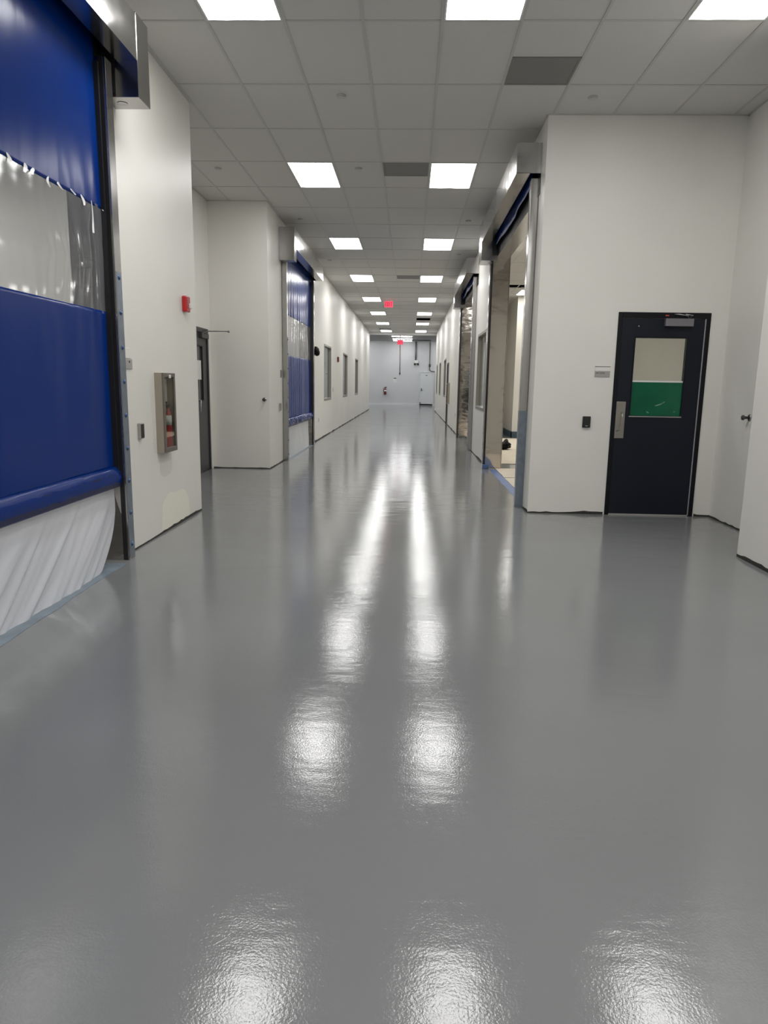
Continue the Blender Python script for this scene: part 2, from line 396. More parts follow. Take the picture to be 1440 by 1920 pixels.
# right-hand room ceiling (lower)
bm = bmesh.new()
RCE = 3.78
RH = [(2.30, 2.91, 17.45, 18.0), (1.62, 1.70, 10.35, 10.9)]
RL = [(2.72, 3.33, 18.35, 19.3), (2.62, 3.22, 15.75, 16.9), (2.0, 2.6, 11.9, 12.9), (5.2, 5.8, 12, 13), (5.2, 5.8, 16, 17), (4.6, 5.2, 18.35, 19.3), (6.9, 7.5, 18.35, 19.3), (7.3, 7.9, 14.5, 15.5)]  # first three are visible panels, the others added unseen to brighten the room
wall_x = XR+TH
xs = sorted({wall_x, 8.8, *[r[0] for r in RH+RL], *[r[1] for r in RH+RL]}); ys = sorted({8.06, 21.55, *[r[2] for r in RH+RL], *[r[3] for r in RH+RL]})
for a, b in zip(xs, xs[1:]):
    for c, d in zip(ys, ys[1:]):
        mx, my = (a+b)/2, (c+d)/2
        if any(r[0] < mx < r[1] and r[2] < my < r[3] for r in RH+RL): continue
        bx(bm, a, b, c, d, RCE, RCE+.02)
struct('ceiling_right_room', bm, 'tile')
bm = bmesh.new()
for i in range(12): bx(bm, wall_x+.35+.61*i-.01, wall_x+.35+.61*i+.01, 8.06, 21.55, RCE-.002, RCE)
for i in range(12): bx(bm, wall_x, 8.8, 8.6+1.16*i-.01, 8.6+1.16*i+.01, RCE-.0015, RCE)
struct('trim_4', bm, 'tee')

def troffer(x0, x1, y0, y1, z, label, group, lens='lens'):
    t = thing('ceiling_light', label, 'ceiling light', ((x0+x1)/2, (y0+y1)/2, z+.09), group)
    bm = bmesh.new(); e = .014
    for b in ((x0, x1, y0, y0+e), (x0, x1, y1-e, y1), (x0, x0+e, y0+e, y1-e), (x1-e, x1, y0+e, y1-e)): bx(bm, *b, z-.004, z+.05)
    bx(bm, x0, x1, y0, y1, z+.05, z+.09)
    obj('frame', bm, 'white', t)
    bm = bmesh.new(); a, b, c, d = x0+e, x1-e, y0+e, y1-e; n = 8; rows = []
    for i in range(n+1):      # lens bulges slightly in two ribs
        x = a+(b-a)*i/n; zz = z-.001-.004*abs(math.sin(2*math.pi*i/n))
        rows.append((bm.verts.new((x, c, zz)), bm.verts.new((x, d, zz))))
    for p, q in zip(rows, rows[1:]): bm.faces.new((p[0], p[1], q[1], q[0]))
    obj('lens', bm, lens, t)
    return t
ORD = {3: 'nearest fully visible', 7: 'second fully visible', 11: 'third fully visible', 15: 'fourth', 19: 'fifth', 23: 'sixth', 27: 'farthest'}
for c, k in LIGHTS:
    i = .012
    row = {0: 'left', 3: 'right', 6: 'far right'}[c]
    if k == -1: lab = {0: 'lit ceiling panel cut by the top edge, left of three', 3: 'lit ceiling panel cut by the top edge, middle of three', 6: 'lit ceiling panel cut by the top edge at the right corner'}[c]
    elif k < -1: lab = 'lit ceiling panel of the %s row overhead, %s the viewpoint' % (row, 'just above' if k == -5 else 'behind')
    else: lab = 'lit ceiling panel, %s one in the %s row down the corridor' % (ORD[k], row)
    troffer(colx(c)+i, colx(c+1)-i, rowy(k)+i, rowy(k+1)-i, CE, lab, 'corridor ceiling light panels')
for j, (c, k) in enumerate(ADDED_ROOM_L):
    troffer(colx(c)+.012, colx(c+1)-.012, rowy(k)+.012, rowy(k+1)-.012, CE, 'added unseen ceiling panel lighting the rooms left of the corridor', 'added left room ceiling lights', 'lens_room')
rl = ['lit ceiling panel in the right room, in front of the far pillar wall', 'lit ceiling panel in the right room, half hidden by the near steel jamb', 'lit ceiling panel in the right room just inside the open doorway',
      'added unseen ceiling panel deep in the right room, nearer one', 'added unseen ceiling panel deep in the right room, farther one', 'added unseen ceiling panel in the right room before the back wall, inner one', 'added unseen ceiling panel in the right room before the back wall, outer one', 'added unseen ceiling panel by the outer wall of the right room']
for lab, (a, b, c, d) in zip(rl, RL): troffer(a+.002, b-.002, c+.002, d-.002, RCE, lab, 'right room ceiling lights', 'lens_room')

vl = ['grey square air vent in the ceiling right of centre, nearest one', 'grey square air vent in the ceiling between the two nearest whole light panels', 'small grey air vent in the ceiling, far one between the third panels']
for lab, (c, k, f0, f1) in zip(vl, VENTS):
    x0, x1, y0, y1 = colx(c)+.012, colx(c+1)-.012, rowy(k)+CL*f0+.006, rowy(k)+CL*f1-.006
    t = thing('air_vent', lab, 'air vent', ((x0+x1)/2, (y0+y1)/2, CE+.06), 'ceiling air vents')
    bm = bmesh.new(); e = .02
    for b in ((x0, x1, y0, y0+e), (x0, x1, y1-e, y1), (x0, x0+e, y0+e, y1-e), (x1-e, x1, y0+e, y1-e)): bx(bm, *b, CE-.004, CE+.05)
    bx(bm, x0, x1, y0, y1, CE+.05, CE+.06)
    obj('frame', bm, 'vent', t)
    bm = bmesh.new(); bx(bm, x0+e, x1-e, y0+e, y1-e, CE-.001, CE+.004); obj('perforated_face', bm, 'vent', t)

for lab, x, y in (('round sprinkler cover in the ceiling, nearest on the left of centre', -.736, 7.386), ('round sprinkler cover in the ceiling above the left recess', -2.588, 9.745),
                  ('round sprinkler cover in the ceiling beside the grey vent, between the panels', -.74, 9.708), ('round sprinkler cover in the ceiling above the right recess', 1.694, 7.409),
                  ('round sprinkler cover in the ceiling just before the farther blue door', -1.938, 12.585), ('round sprinkler cover in the ceiling beyond the farther blue door', -1.90, 16.6),
                  ('round sprinkler cover in the ceiling by the near right door hood', .916, 12.597), ('round sprinkler cover in the ceiling by the far right door hood', .964, 15.713)):
    t = thing('sprinkler_cover', lab, 'sprinkler', (x, y, CE), 'ceiling sprinkler covers')
    bm = bmesh.new(); lathe(bm, [(.046, CE+.004), (.05, CE-.004), (.048, CE-.006)], (x, y, 0)); obj('ring', bm, 'tee', t, True)
    bm = bmesh.new(); lathe(bm, [(.038, CE-.006), (.038, CE-.013), (.034, CE-.015)], (x, y, 0)); obj('cap', bm, 'tee', t, True)

# ------------------------------------------------------------------ roll-up doors
def sheet(y0, y1, z0, z1, fx, ny, nz_, thick=0.0, edge=None):
    """curtain surface: x = fx(y, z)"""
    bm = bmesh.new(); g = []
    for i in range(ny+1):
        row = []
        for j in range(nz_+1):
            z = z0+(z1-z0)*j/nz_; a, b = (y0, y1) if edge is None else edge(z)
            y = a+(b-a)*i/ny
            row.append(bm.verts.new((fx(y, z), y, z)))
        g.append(row)
    for i in range(ny):
        for j in range(nz_): bm.faces.new((g[i][j], g[i+1][j], g[i+1][j+1], g[i][j+1]))
    return bm

def roll_door(W, d, D, hood, endb, ezb, closed, label, side_label, wr=0.0, film='far'):
    X = lambda o: W+d*o
    y0, y1 = D; hz0, hz1 = 3.67, 3.975
    t = thing('roll_up_door', label, 'roll-up door', (W, (y0+y1)/2, 0), 'high-speed roll-up doors')
    # hood: bent sheet with an open slot underneath
    h0, h1 = hood; s = .004
    bm = bmesh.new()
    bx(bm, X(.261), X(.265), h0, h1, hz0, hz1); bx(bm, X(0.002), X(.261), h0, h1, hz1-s, hz1)
    bx(bm, X(.115), X(.261), h0, h1, hz0, hz0+s)
    if endb[0] > h0: bx(bm, X(.002), X(.261), h0, h0+s, hz0, hz1-s)      # closed end away from the motor box
    else: bx(bm, X(.002), X(.261), h1-s, h1, hz0, hz1-s)
    bm2 = bmesh.new(); bx(bm2, X(.001), X(.006), h0+s, h1-s, 3.46, hz1-s); bx(bm2, X(.001), X(.10), endb[0]-.001 if endb[0] > h0 else endb[1], endb[0] if endb[0] > h0 else endb[1]+.001, 3.46, hz1-s); obj('hood_shade_plate', bm2, 'black', t)  # black plates added in place of the darkness behind the hood
    hd = obj('hood', bm, 'steel', t, label='brushed steel hood over the opening')
    bm = bmesh.new(); ym = (h0+h1)/2+.1
    bx(bm, X(.265), X(.268), ym-.02, ym+.02, hz0+.005, hz1-.005); obj('seam_strip', bm, 'steel_soft', t)
    bm = bmesh.new(); cyl(bm, (X(.11), h0+.05, 3.86), (X(.11), h1-.02, 3.86), .085, seg=24); obj('roller', bm, 'blue_dark', t, True)
    bm = bmesh.new(); bx(bm, X(0), X(.268), endb[0], endb[1], ezb, 3.99)
    eb = obj('end_box', bm, 'steel_soft', t, bevel=.003)
    bm = bmesh.new(); cy = (endb[0]+endb[1])/2; lathe(bm, [(.038, ezb), (.038, ezb-.003), (.034, ezb-.003), (.03, ezb-.001)], (X(.10), cy, 0)); sub('knockout', bm, 'alu', eb, t, True)
    # guides
    for nm, a, b in (('near', y0-.11, y0), ('far', y1, y1+.11)):
        bm = bmesh.new(); bx(bm, X(.0062), X(.088), a, b, 0, 3.64)
        g = obj('guide', bm, 'steel_soft', t, bevel=.002)
        inner = b if nm == 'near' else a; s_ = 1 if nm == 'near' else -1
        bm = bmesh.new(); bx(bm, X(.040), X(.072), inner, inner+s_*.006, .0, 3.64)
        sub('slot', bm, 'black', g, t)
        if closed:
            bm = bmesh.new(); bx(bm, X(-.035), X(.045), inner+s_*.001, inner+s_*.03, .66, 3.6); sub('side_seal', bm, 'black', g, t)
        # bolts with film on the face toward the corridor
        vis = film == nm
        bm = bmesh.new(); bx(bm, X(.088), X(.0895), a+.006, b-.006, .02, 2.2)
        if vis: sub('protective_film', bm, 'skybluefilm', g, t)
        else: bm.free()
        if vis:
            for q in range(9):
                z = .12+.255*q
                bm = bmesh.new(); lathe(bm, [(.019, X(.0895)-0), (.019, X(.092)), (.011, X(.096)), (.010, X(.099))], (0, (a+b)/2, z), 'X', 14); sub('bolt', bm, 'bolt', g, t, True)
    # stainless lining of the wall opening
    e = .006
    bm = bmesh.new(); bx(bm, X(.04), X(-TH-.004), y1-e, y1, 0, DZ); bx(bm, X(-TH), X(-TH-.012), y1-e, y1+.07, 0, DZ); obj('jamb_lining', bm, 'steel_wavy', t)
    bm = bmesh.new(); bx(bm, X(.04), X(-TH-.004), y0, y0+e, 0, DZ); bx(bm, X(-TH), X(-TH-.012), y0-.07, y0+e, 0, DZ); obj('jamb_lining', bm, 'steel_wavy', t)
    bm = bmesh.new(); bx(bm, X(0), X(-TH-.004), y0+e, y1-e, DZ-e, DZ); obj('header_lining', bm, 'steel', t)
    bm = bmesh.new(); bx(bm, X(.03), X(.085), y0, y1, 3.49, 3.495+.005); 
    bm.free()
    if closed:
        ox = .012
        def fx(y, z):
            u = (z-.6)/3.0
            f = .010*math.sin(y*2.1+.7*z)*(1-.5*abs(2*u-1))
            k = noise.noise(Vector((y*(2.6+4*wr), z*.25, 1.7)))*(.008+.004*wr)
            if wr: k += .0035*wr*math.sin(y*26+2.2*noise.noise(Vector((y*.8, z*.3, 0))))
            fall = max(0, min(1, (3.45-z)/.9))
            # tension folds fan out from the lower corner of the upper panel near the guide
            e2 = max(0, 1-(y1-y)/.9)
            k += .005*e2*math.sin((y1-y)*34/(1+.55*abs(z-2.2)))*math.exp(-abs(z-2.3)*.8)
            return X(ox+(f+k)*fall+.0012*noise.noise(Vector((y*9, z*2, 4))))
        A, B = y0+.002, y1-.002
        Zc0, Zc1 = 1.885, 2.64
        bm = sheet(A, B, Zc1-.02, 3.84, fx, 150, 50); o = obj('upper_curtain', bm, 'blue', t, True); sm(o)
        def fx2(y, z):
            ed = math.exp(-(y1-y)*6); c = noise.noise(Vector((y*16, z*5, 9)))*.005*(wr+ed)+noise.noise(Vector((y*40, z*9, 2)))*.0014*(wr+ed)
            return fx(y, z)+d*c
        bm = sheet(A, B, Zc0, Zc1, fx2, 220, 60); obj('clear_window', bm, 'clear', t, True, label='clear vinyl band')
        bm = sheet(A, B, .70, Zc0+.02, fx, 150, 50); o = obj('lower_curtain', bm, 'blue', t, True); sm(o)
        def fh(y, z):
            q = (z-.585)/.165
            bulge = .035*math.sin(max(0, min(1, q))*math.pi)**.6
            ed = .2+.8*math.exp(-(y1-y)*2.0) if wr == 0 else 1; cr = noise.noise(Vector((y*7+z*9, z*14, 5)))*.012*ed+noise.noise(Vector((y*22, z*30, 8)))*.004*ed
            return X(ox+.012+bulge+cr*(1 if wr == 0 else 1.6))
        # hem pocket, its loose end lapping over the guide
        bm = sheet(A, y1+.035, .585, .75, fh, 160, 12, edge=lambda z: (A, y1+.03+.05*math.sin((z-.585)*19))); o = obj('bottom_hem', bm, 'blue', t, True); sm(o)
        bm = bmesh.new(); bx(bm, X(.015), X(.055), A, B, .60, .70); obj('bottom_bar', bm, 'blue_dark', t)
        if wr == 0:
            rnd = random.Random(5)
            for q in range(9):
                y = 4.1+.15*q+rnd.uniform(-.03, .03); L = rnd.uniform(.03, .07); w_ = rnd.uniform(.008, .016)
                if q == 7: L = .22
                bm = bmesh.new(); x = X(ox+.03); zz = Zc1+.004
                n = 7; lv = []
                for r in range(n+1):
                    s2 = r/n; ww = w_*(.35+.65*math.sin(math.pi*min(1, s2*1.0)**.7)) if L < .1 else w_*(.25 if s2 < .6 else .9*math.sin(math.pi*(s2-.5)))
                    yy = y+.02*math.sin(3*s2+q); lv.append((bm.verts.new((fx(yy, zz-L*s2)+d*(.004+.012*s2*s2), yy-ww, zz-L*s2)), bm.verts.new((fx(yy, zz-L*s2)+d*(.006+.016*s2), yy+ww, zz-L*s2))))
                for a_, b_ in zip(lv, lv[1:]): bm.faces.new((a_[0], a_[1], b_[1], b_[0]))
                obj('peeling_film', bm, 'film', t, True)
        # thin stitched welt where clear and blue meet
        for z in (Zc0, Zc1):
            pass
    else:
        def fu(y, z):
            return X(.06+.012*math.sin(y*3)+.01*noise.noise(Vector((y*3, z*4, 2))))
        bm = sheet(y0+.01, y1-.01, 3.565, 3.86, lambda y, z: fu(y, z), 60, 6, edge=None)
        for v in bm.verts:
            if v.co.z < 3.6: v.co.z += .014*math.sin((v.co.y-y0)*2.3)+.006*math.sin(v.co.y*7)
        o = obj('raised_curtain', bm, 'blue', t, True, label='rolled-up blue curtain edge'); sm(o)
    return t

def sm(o):
    md = o.modifiers.new('solid', 'SOLIDIFY'); md.thickness = .0018; md.offset = 0

roll_door(XL, 1, D1, (1.25, 5.462), (5.462, 5.692), 3.428, True, 'near blue vinyl roll-up door with clear band, filling the left edge', 'left', 0.0, 'far')
roll_door(XL, 1, D2, (12.60, 16.36), (12.38, 12.60), 3.45, True, 'farther blue vinyl roll-up door with clear band, beyond the left recess', 'left', 1.0, 'near')
roll_door(XR, -1, D3, (8.12, 11.79), (11.79, 12.25), 3.38, False, 'nearest open steel-framed roll-up door in the right wall, papers on its floor', 'right', 0, 'none')
roll_door(XR, -1, D4, (15.05, 18.8), (18.8, 19.25), 3.38, False, 'farther open steel-framed roll-up door in the right wall', 'right', 0, 'near')

# bluish film left on the lower half of the near guide of the first right door
bm = bmesh.new(); bx(bm, XR-.0885, XR-.0905, 8.205, 8.305, .0, 1.13); bx(bm, XR-.088, XR+.0, 8.197, 8.1995, 0, 1.13); tag(obj('protective_film', bm, 'skybluefilm'), 'blue-grey protective film on the lower half of the near right steel post', 'film')

# ------------------------------------------------------------------ sheeting, tape and papers
# plastic sheet hanging under door 1
bm = bmesh.new(); g = []; ny, nz_ = 150, 46
for i in range(ny+1):
    row = []
    u = i/ny
    for j in range(nz_+1):
        v = j/nz_                                   # 0 top, 1 bottom
        z = .580*(1-v)+.004
        yr = 5.315-.42*v**2.0 if v < 1 else 4.87     # right edge swings back toward the floor
        y = 1.55+(yr-1.55)*u
        s_ = y-1.5*z                               # diagonal folds
        f = .020*noise.noise(Vector((s_*2.6, z*.8, 0)))+.026*max(0, .22-abs(noise.noise(Vector((s_*3.4, z*.7, 6)))))/.22+.010*max(0, .15-abs(noise.noise(Vector((s_*8, z*1.5, 2)))))/.15
        x = XL-.012+.055*v**1.5+.62*f*min(1, v*4)*min(1, (yr-y)*3+.08)+.012*math.sin(v*math.pi)
        row.append(bm.verts.new((max(x, XL-.08), y, z)))
    g.append(row)
for i in range(ny):
    for j in range(nz_): bm.faces.new((g[i][j], g[i+1][j], g[i+1][j+1], g[i][j+1]))
tag(obj('plastic_sheet', bm, 'poly', None, True), 'milky plastic sheet hanging from the near blue curtain to the floor', 'plastic sheet')
def tape(name, pts, wdt, m, label, th=.0012, axis='Y'):
    bm = bmesh.new(); prev = None
    for (x, y) in pts:
        w0 = wdt*(1+.18*noise.noise(Vector((x*3, y*4, 0))))
        p = [(x-w0/2, y, .0006), (x+w0/2, y, .0006), (x+w0/2, y, .0006+th), (x-w0/2, y, .0006+th)]
        cur = [bm.verts.new(q) for q in p]
        if prev:
            for k in range(4): bm.faces.new((prev[k], prev[(k+1) % 4], cur[(k+1) % 4], cur[k]))
        else: bm.faces.new(cur[::-1])
        prev = cur
    bm.faces.new(prev)
    return tag(obj(name, bm, m), label, 'tape')
tape('floor_tape', [(XL+.045+.012*math.sin(y*2.3), y) for y in [1.6+.1*i for i in range(37)]], .15, 'tape_dim', 'wide smeared grey-blue tape along the foot of the milky plastic sheet')
tape('floor_tape', [(XL+.02, y) for y in [12.8+.15*i for i in range(22)]], .14, 'tape_dim', 'light blue tape on the floor under the farther blue door')
tape('floor_tape', [(1.43, y) for y in [8.35+.15*i for i in range(25)]], .12, 'tape', 'blue tape along the threshold of the open right doorway')
bm = bmesh.new(); bx(bm, XR-.09, XR+.02, 12.02, 12.09, .0, .07); tag(obj('tape_scrap', bm, 'tape', bevel=.01), 'bright blue tape scrap at the foot of the far jamb, right doorway', 'tape')
# white sheeting under door 2
bm = bmesh.new(); g = []
for i in range(61):
    row = []
    for j in range(13):
        v = j/12; yr = 15.9-.25*v
        y = 12.78+(yr-12.78)*i/60; z = .60*(1-v)+.006
        row.append(bm.verts.new((XL-.02+.05*v+.012*noise.noise(Vector((y*3, z*3, 1))), y, z)))
    g.append(row)
for i in range(60):
    for j in range(12): bm.faces.new((g[i][j], g[i+1][j], g[i+1][j+1], g[i][j+1]))
tag(obj('plastic_sheet', bm, 'paper_sheet', None, True), 'opaque white sheeting below the farther blue curtain', 'plastic sheet')
# papers
for lab, y0, y1, x1 in (('cream floor paper just inside the right doorway, nearest sheet', 8.35, 9.78, 4.2), ('cream floor paper inside the right doorway, second sheet', 9.81, 10.86, 4.3),
                        ('cream floor paper inside the right doorway, third sheet', 10.89, 12.08, 4.2), ('large cream floor paper under the black bag', 12.85, 19.2, 5.2)):
    bm = bmesh.new(); nx, ny = 10, 10; top = []
    for i in range(nx+1):
        r = []
        for j in range(ny+1):
            x = (1.49 if y1 < 13 else 1.63)+(x1-1.49)*i/nx; y = y0+(y1-y0)*j/ny
            r.append(bm.verts.new((x, y, .003+.004*(noise.noise(Vector((x*2, y*2, 0)))+.5))))
        top.append(r)
    for i in range(nx):
        for j in range(ny): bm.faces.new((top[i][j], top[i+1][j], top[i+1][j+1], top[i][j+1]))
    o = obj('floor_paper', bm, 'kraft'); md = o.modifiers.new('solid', 'SOLIDIFY'); md.thickness = .002; md.offset = -1
    tag(o, lab, 'floor paper', 'protective papers on the room floor')
# black bag
bm = bmesh.new(); bmesh.ops.create_icosphere(bm, subdivisions=4, radius=1)
for v in bm.verts:
    p = v.co.copy()
    k = 1+.22*noise.noise(p*2.2)+.10*noise.noise(p*6)
    x, y, z = p.x*.20*k, p.y*.24*k, p.z*.085*k
    z = max(z, -.075)+.075
    if p.x > .15: z += .085*max(0, math.sin((p.x-.15)*3.4))*max(0, p.z+.15)      # tied neck sticks up at the right end
    v.co = Vector((2.08+x, 15.85+y, z+.004))
tag(obj('black_bag', bm, 'bag', None, True), 'small slumped black bag lying on the cream floor paper', 'bag')

# ------------------------------------------------------------------ windows
def window(i, W, d, a, b):
    X = lambda o: W+d*o
    z0, z1 = WZ; e = .05
    bm = bmesh.new()
    for q in ((a, b, z0, z0+e), (a, b, z1-e, z1), (a, a+e, z0+e, z1-e), (b-e, b, z0+e, z1-e)): bx(bm, X(-.09), X(.008), q[0], q[1], q[2], q[3])
    f = struct('window_%d' % i, bm, 'alu_frame', bevel=.002)
    bm = bmesh.new(); bx(bm, X(-.045), X(-.051), a+e, b-e, z0+e, z1-e); g = obj('pane', bm, 'glass'); g.parent = f
    bm = bmesh.new(); bx(bm, X(-.045), X(.02), a+e*.3, b-e*.3, z0+e, z0+e+.012); s = obj('window_sill', bm, 'alu'); s.parent = f
i = 1
for a, b in LW: window(i, XL, 1, a, b); i += 1
for a, b in RW: window(i, XR, -1, a, b); i += 1

# ------------------------------------------------------------------ hinged doors
# navy door in the right recess (faces -Y)
Y = 7.85
bm = bmesh.new(); fw = .045
x0, x1, zt = 2.215, 3.194, 2.21
for q in ((x0, x0+fw, 0, zt), (x1-fw, x1, 0, zt), (x0+fw, x1-fw, zt-.06, zt)): bx(bm, q[0], q[1], Y-.012, Y+.12, q[2], q[3])
df = struct('door_1', bm, 'navy_trim', bevel=.003)
lx0, lx1, lz0, lz1 = x0+fw+.004, x1-fw-.012, .012, zt-.064
wx0, wx1, wz0, wz1 = 2.405, 2.975, 1.10, 1.955
bm = bmesh.new(); wall_cells(bm, 'Y', Y+.002, Y+.046, lx0, lx1, lz0, lz1, [(wx0, wx1, wz0, wz1)])
leaf = struct('door_leaf', bm, 'navy', df)
def dpart(nm, m, *b, bevel=0, par=leaf, label=None):
    bm = bmesh.new(); bx(bm, *b); o = obj(nm, bm, m, None, bevel=bevel, label=label); o.parent = par; return o
bm = bmesh.new(); e = .012
for q in ((wx0, wx1, wz0, wz0+e), (wx0, wx1, wz1-e, wz1), (wx0, wx0+e, wz0+e, wz1-e), (wx1-e, wx1, wz0+e, wz1-e)): bx(bm, q[0], q[1], Y-.004, Y+.05, q[2], q[3])
o = obj('glazing_bead', bm, 'navy_trim'); o.parent = leaf
dpart('pane', 'glass', wx0+e, wx1-e, Y+.020, Y+.026, wz0+e, wz1-e)
dpart('green_film', 'green', wx0+e, wx1-e, Y+.012, Y+.018, wz0+e, 1.475, label='green film over the lower half of the pane')
dpart('film_edge', 'white', wx0+e, wx1-e, Y+.010, Y+.019, 1.475, 1.492)
dpart('bead_highlight', 'alu', wx0, wx1, Y-.007, Y-.003, wz0-.003, wz0+.008)
# smears on the film
bm = bmesh.new()
for (cx, cz, L, H_, an) in ((2.73, 1.235, .09, .016, .35), (2.77, 1.255, .05, .012, .5), (2.61, 1.15, .03, .012, -.6), (2.90, 1.16, .02, .008, 0)):
    r = []
    for k in range(12):
        t_ = 2*math.pi*k/12; px = L/2*math.cos(t_)*(1+.3*math.sin(3*t_)); pz = H_/2*math.sin(t_)*(1+.3*math.cos(2*t_))
        r.append(bm.verts.new((cx+px*math.cos(an)-pz*math.sin(an), Y+.0115, cz+px*math.sin(an)+pz*math.cos(an))))
    bm.faces.new(r)
o = obj('smear', bm, mat('pale_green_smear', srgb(120, 160, 140), .4)); o.parent = leaf
# pull plate with handle
hp = dpart('push_plate', mat('worn_door_plate', srgb(150, 146, 138), .38, .5), 2.262, 2.365, Y-.008, Y+.002, .86, 1.262, bevel=.008)
bm = bmesh.new(); tube(bm, [(2.325, Y-.008, 1.14), (2.327, Y-.035, 1.135), (2.325, Y-.042, 1.08), (2.318, Y-.042, 1.0), (2.305, Y-.040, .955), (2.288, Y-.034, .945), (2.283, Y-.008, .945)], .006, 8); o = obj('door_handle', bm, 'steel_soft', None, True); o.parent = hp
cl = dpart('door_closer', mat('closer_silver', srgb(134, 132, 138), .35, .5), 2.705, 3.0, Y-.055, Y+.0, 2.065, 2.146, bevel=.004)
bm = bmesh.new(); tube(bm, [(2.95, Y-.03, 2.15), (2.93, Y-.06, 2.175), (2.83, Y-.08, 2.185), (2.80, Y-.02, 2.19)], .005); tube(bm, [(2.95, Y-.03, 2.15), (2.985, Y-.05, 2.18), (2.90, Y-.07, 2.188)], .004); o = obj('closer_arm', bm, 'alu', None, True); o.parent = cl
bm = bmesh.new(); bx(bm, 2.71, 2.745, Y-.02, Y-.012, 2.172, 2.184); o = obj('orange_tag', bm, mat('orange_tag', srgb(196, 84, 60), .5)); o.parent = df
bm = bmesh.new(); lathe(bm, [(.007, Y-.001), (.007, Y-.006), (.004, Y-.008)], (2.44, 0, 2.065), 'Y', 12); o = obj('viewer_stud', bm, 'alu', None, True); o.parent = leaf
dpart('hinge_strip', mat('pale_edge_strip', srgb(168, 165, 172), .4, .3), lx1+.0005, x1-fw-.001, Y-.006, Y+.01, .01, lz1)
dpart('bottom_sweep', 'ltgrey', lx0, lx1, Y-.004, Y+.002, .002, .014)

# dark grey door in the left recess (faces +X)
X0 = -3.22; y0, y1 = 10.17, 11.24
bm = bmesh.new()
for q in ((y0, y0+.05, 0, 2.21), (y1-.05, y1, 0, 2.21), (y0+.05, y1-.05, 2.14, 2.21)): bx(bm, X0-.12, X0+.012, q[0], q[1], q[2], q[3])
df2 = struct('door_2', bm, 'greydoor_d', bevel=.003)
bm = bmesh.new(); wall_cells(bm, 'X', X0-.052, X0-.008, y0+.054, y1-.054, .012, 2.136, [(10.36, 10.97, 1.10, 1.95)])
leaf2 = struct('door_leaf', bm, 'greydoor', df2)
bm = bmesh.new()
for q in ((10.36, 10.97, 1.10, 1.12), (10.36, 10.97, 1.93, 1.95), (10.36, 10.38, 1.12, 1.93), (10.95, 10.97, 1.12, 1.93)): bx(bm, X0-.056, X0-.004, *q)
o = obj('glazing_bead', bm, 'black'); o.parent = leaf2
bm = bmesh.new(); bx(bm, X0-.028, X0-.034, 10.38, 10.95, 1.12, 1.93); o = obj('pane', bm, mat('dark_tinted_glass', srgb(70, 70, 72), .06, spec=.6)); o.parent = leaf2
bm = bmesh.new(); bx(bm, X0-.0255, X0-.0275, 10.42, 10.93, 1.43, 1.72); o = obj('notice', bm, 'paper', label='white paper taped to the glass'); o.parent = leaf2
bm = bmesh.new(); bx(bm, X0-.008, X0+.045, 10.80, 11.16, 2.055, 2.13); c2 = obj('door_closer', bm, 'greydoor', bevel=.004); c2.parent = leaf2
bm = bmesh.new(); tube(bm, [(X0+.02, 10.9, 2.135), (X0+.06, 11.02, 2.165), (X0+.33, 11.27, 2.185)], .008); tube(bm, [(X0+.013, 11.1, 2.175), (X0+.15, 11.18, 2.18), (X0+.33, 11.27, 2.185)], .007)
lathe(bm, [(.016, 2.165), (.016, 2.195)], (X0+.33, 11.27, 0), 'Z', 10); o = obj('closer_arm', bm, 'conduit', None, True); o.parent = c2
bm = bmesh.new(); tube(bm, [(X0-.008, 10.62, 1.13), (X0+.05, 10.62, 1.12), (X0+.05, 10.60, .95), (X0-.008, 10.60, .94)], .008); o = obj('door_handle', bm, 'alu', None, True); o.parent = leaf2

# dark narrow door far down the right wall
y0, y1 = 25.55, 26.6
bm = bmesh.new()
for q in ((y0, y0+.05, 0, 2.2), (y1-.05, y1, 0, 2.2), (y0+.05, y1-.05, 2.14, 2.2)): bx(bm, XR-.012, XR+.14, *q)
df3 = struct('door_3', bm, 'navy_trim')
bm = bmesh.new(); bx(bm, XR+.01, XR+.055, y0+.052, y1-.052, .01, 2.138); struct('door_leaf', bm, 'navy', df3)
bm = bmesh.new(); tube(bm, [(XR+.01, 25.72, 1.0), (XR-.05, 25.72, 1.0), (XR-.05, 25.86, 1.0)], .012); o = obj('door_handle', bm, 'black', None, True); o.parent = df3

# pale door in the end wall
E_ = 48.5
bm = bmesh.new()
for q in ((.60, .66, 0, 2.27), (1.52, 1.58, 0, 2.27), (.66, 1.52, 2.21, 2.27)): bx(bm, q[0], q[1], E_-.09, E_+.02, q[2], q[3])
df4 = struct('door_4', bm, 'offwhite_door', bevel=.004)
bm = bmesh.new(); bx(bm, .664, 1.516, E_-.06, E_-.01, .012, 2.206); l4 = struct('door_leaf', bm, 'offwhite_door', df4)
bm = bmesh.new(); bx(bm, .72, .77, E_-.075, E_-.06, .98, 1.16); cyl(bm, (.745, E_-.07, 1.05), (.745, E_-.12, 1.05), .012); bx(bm, .745, .86, E_-.125, E_-.105, 1.04, 1.06); o = obj('door_handle', bm, 'pipe_dark'); o.parent = l4
bm = bmesh.new(); bx(bm, 1.02, 1.13, E_-.064, E_-.06, 2.00, 2.05); o = obj('door_number', bm, 'pipe_dark'); o.parent = l4
bm = bmesh.new(); bx(bm, .64, .70, E_-.12, E_-.07, .0, .22); o = obj('door_stop', bm, 'pipe_dark'); o.parent = df4

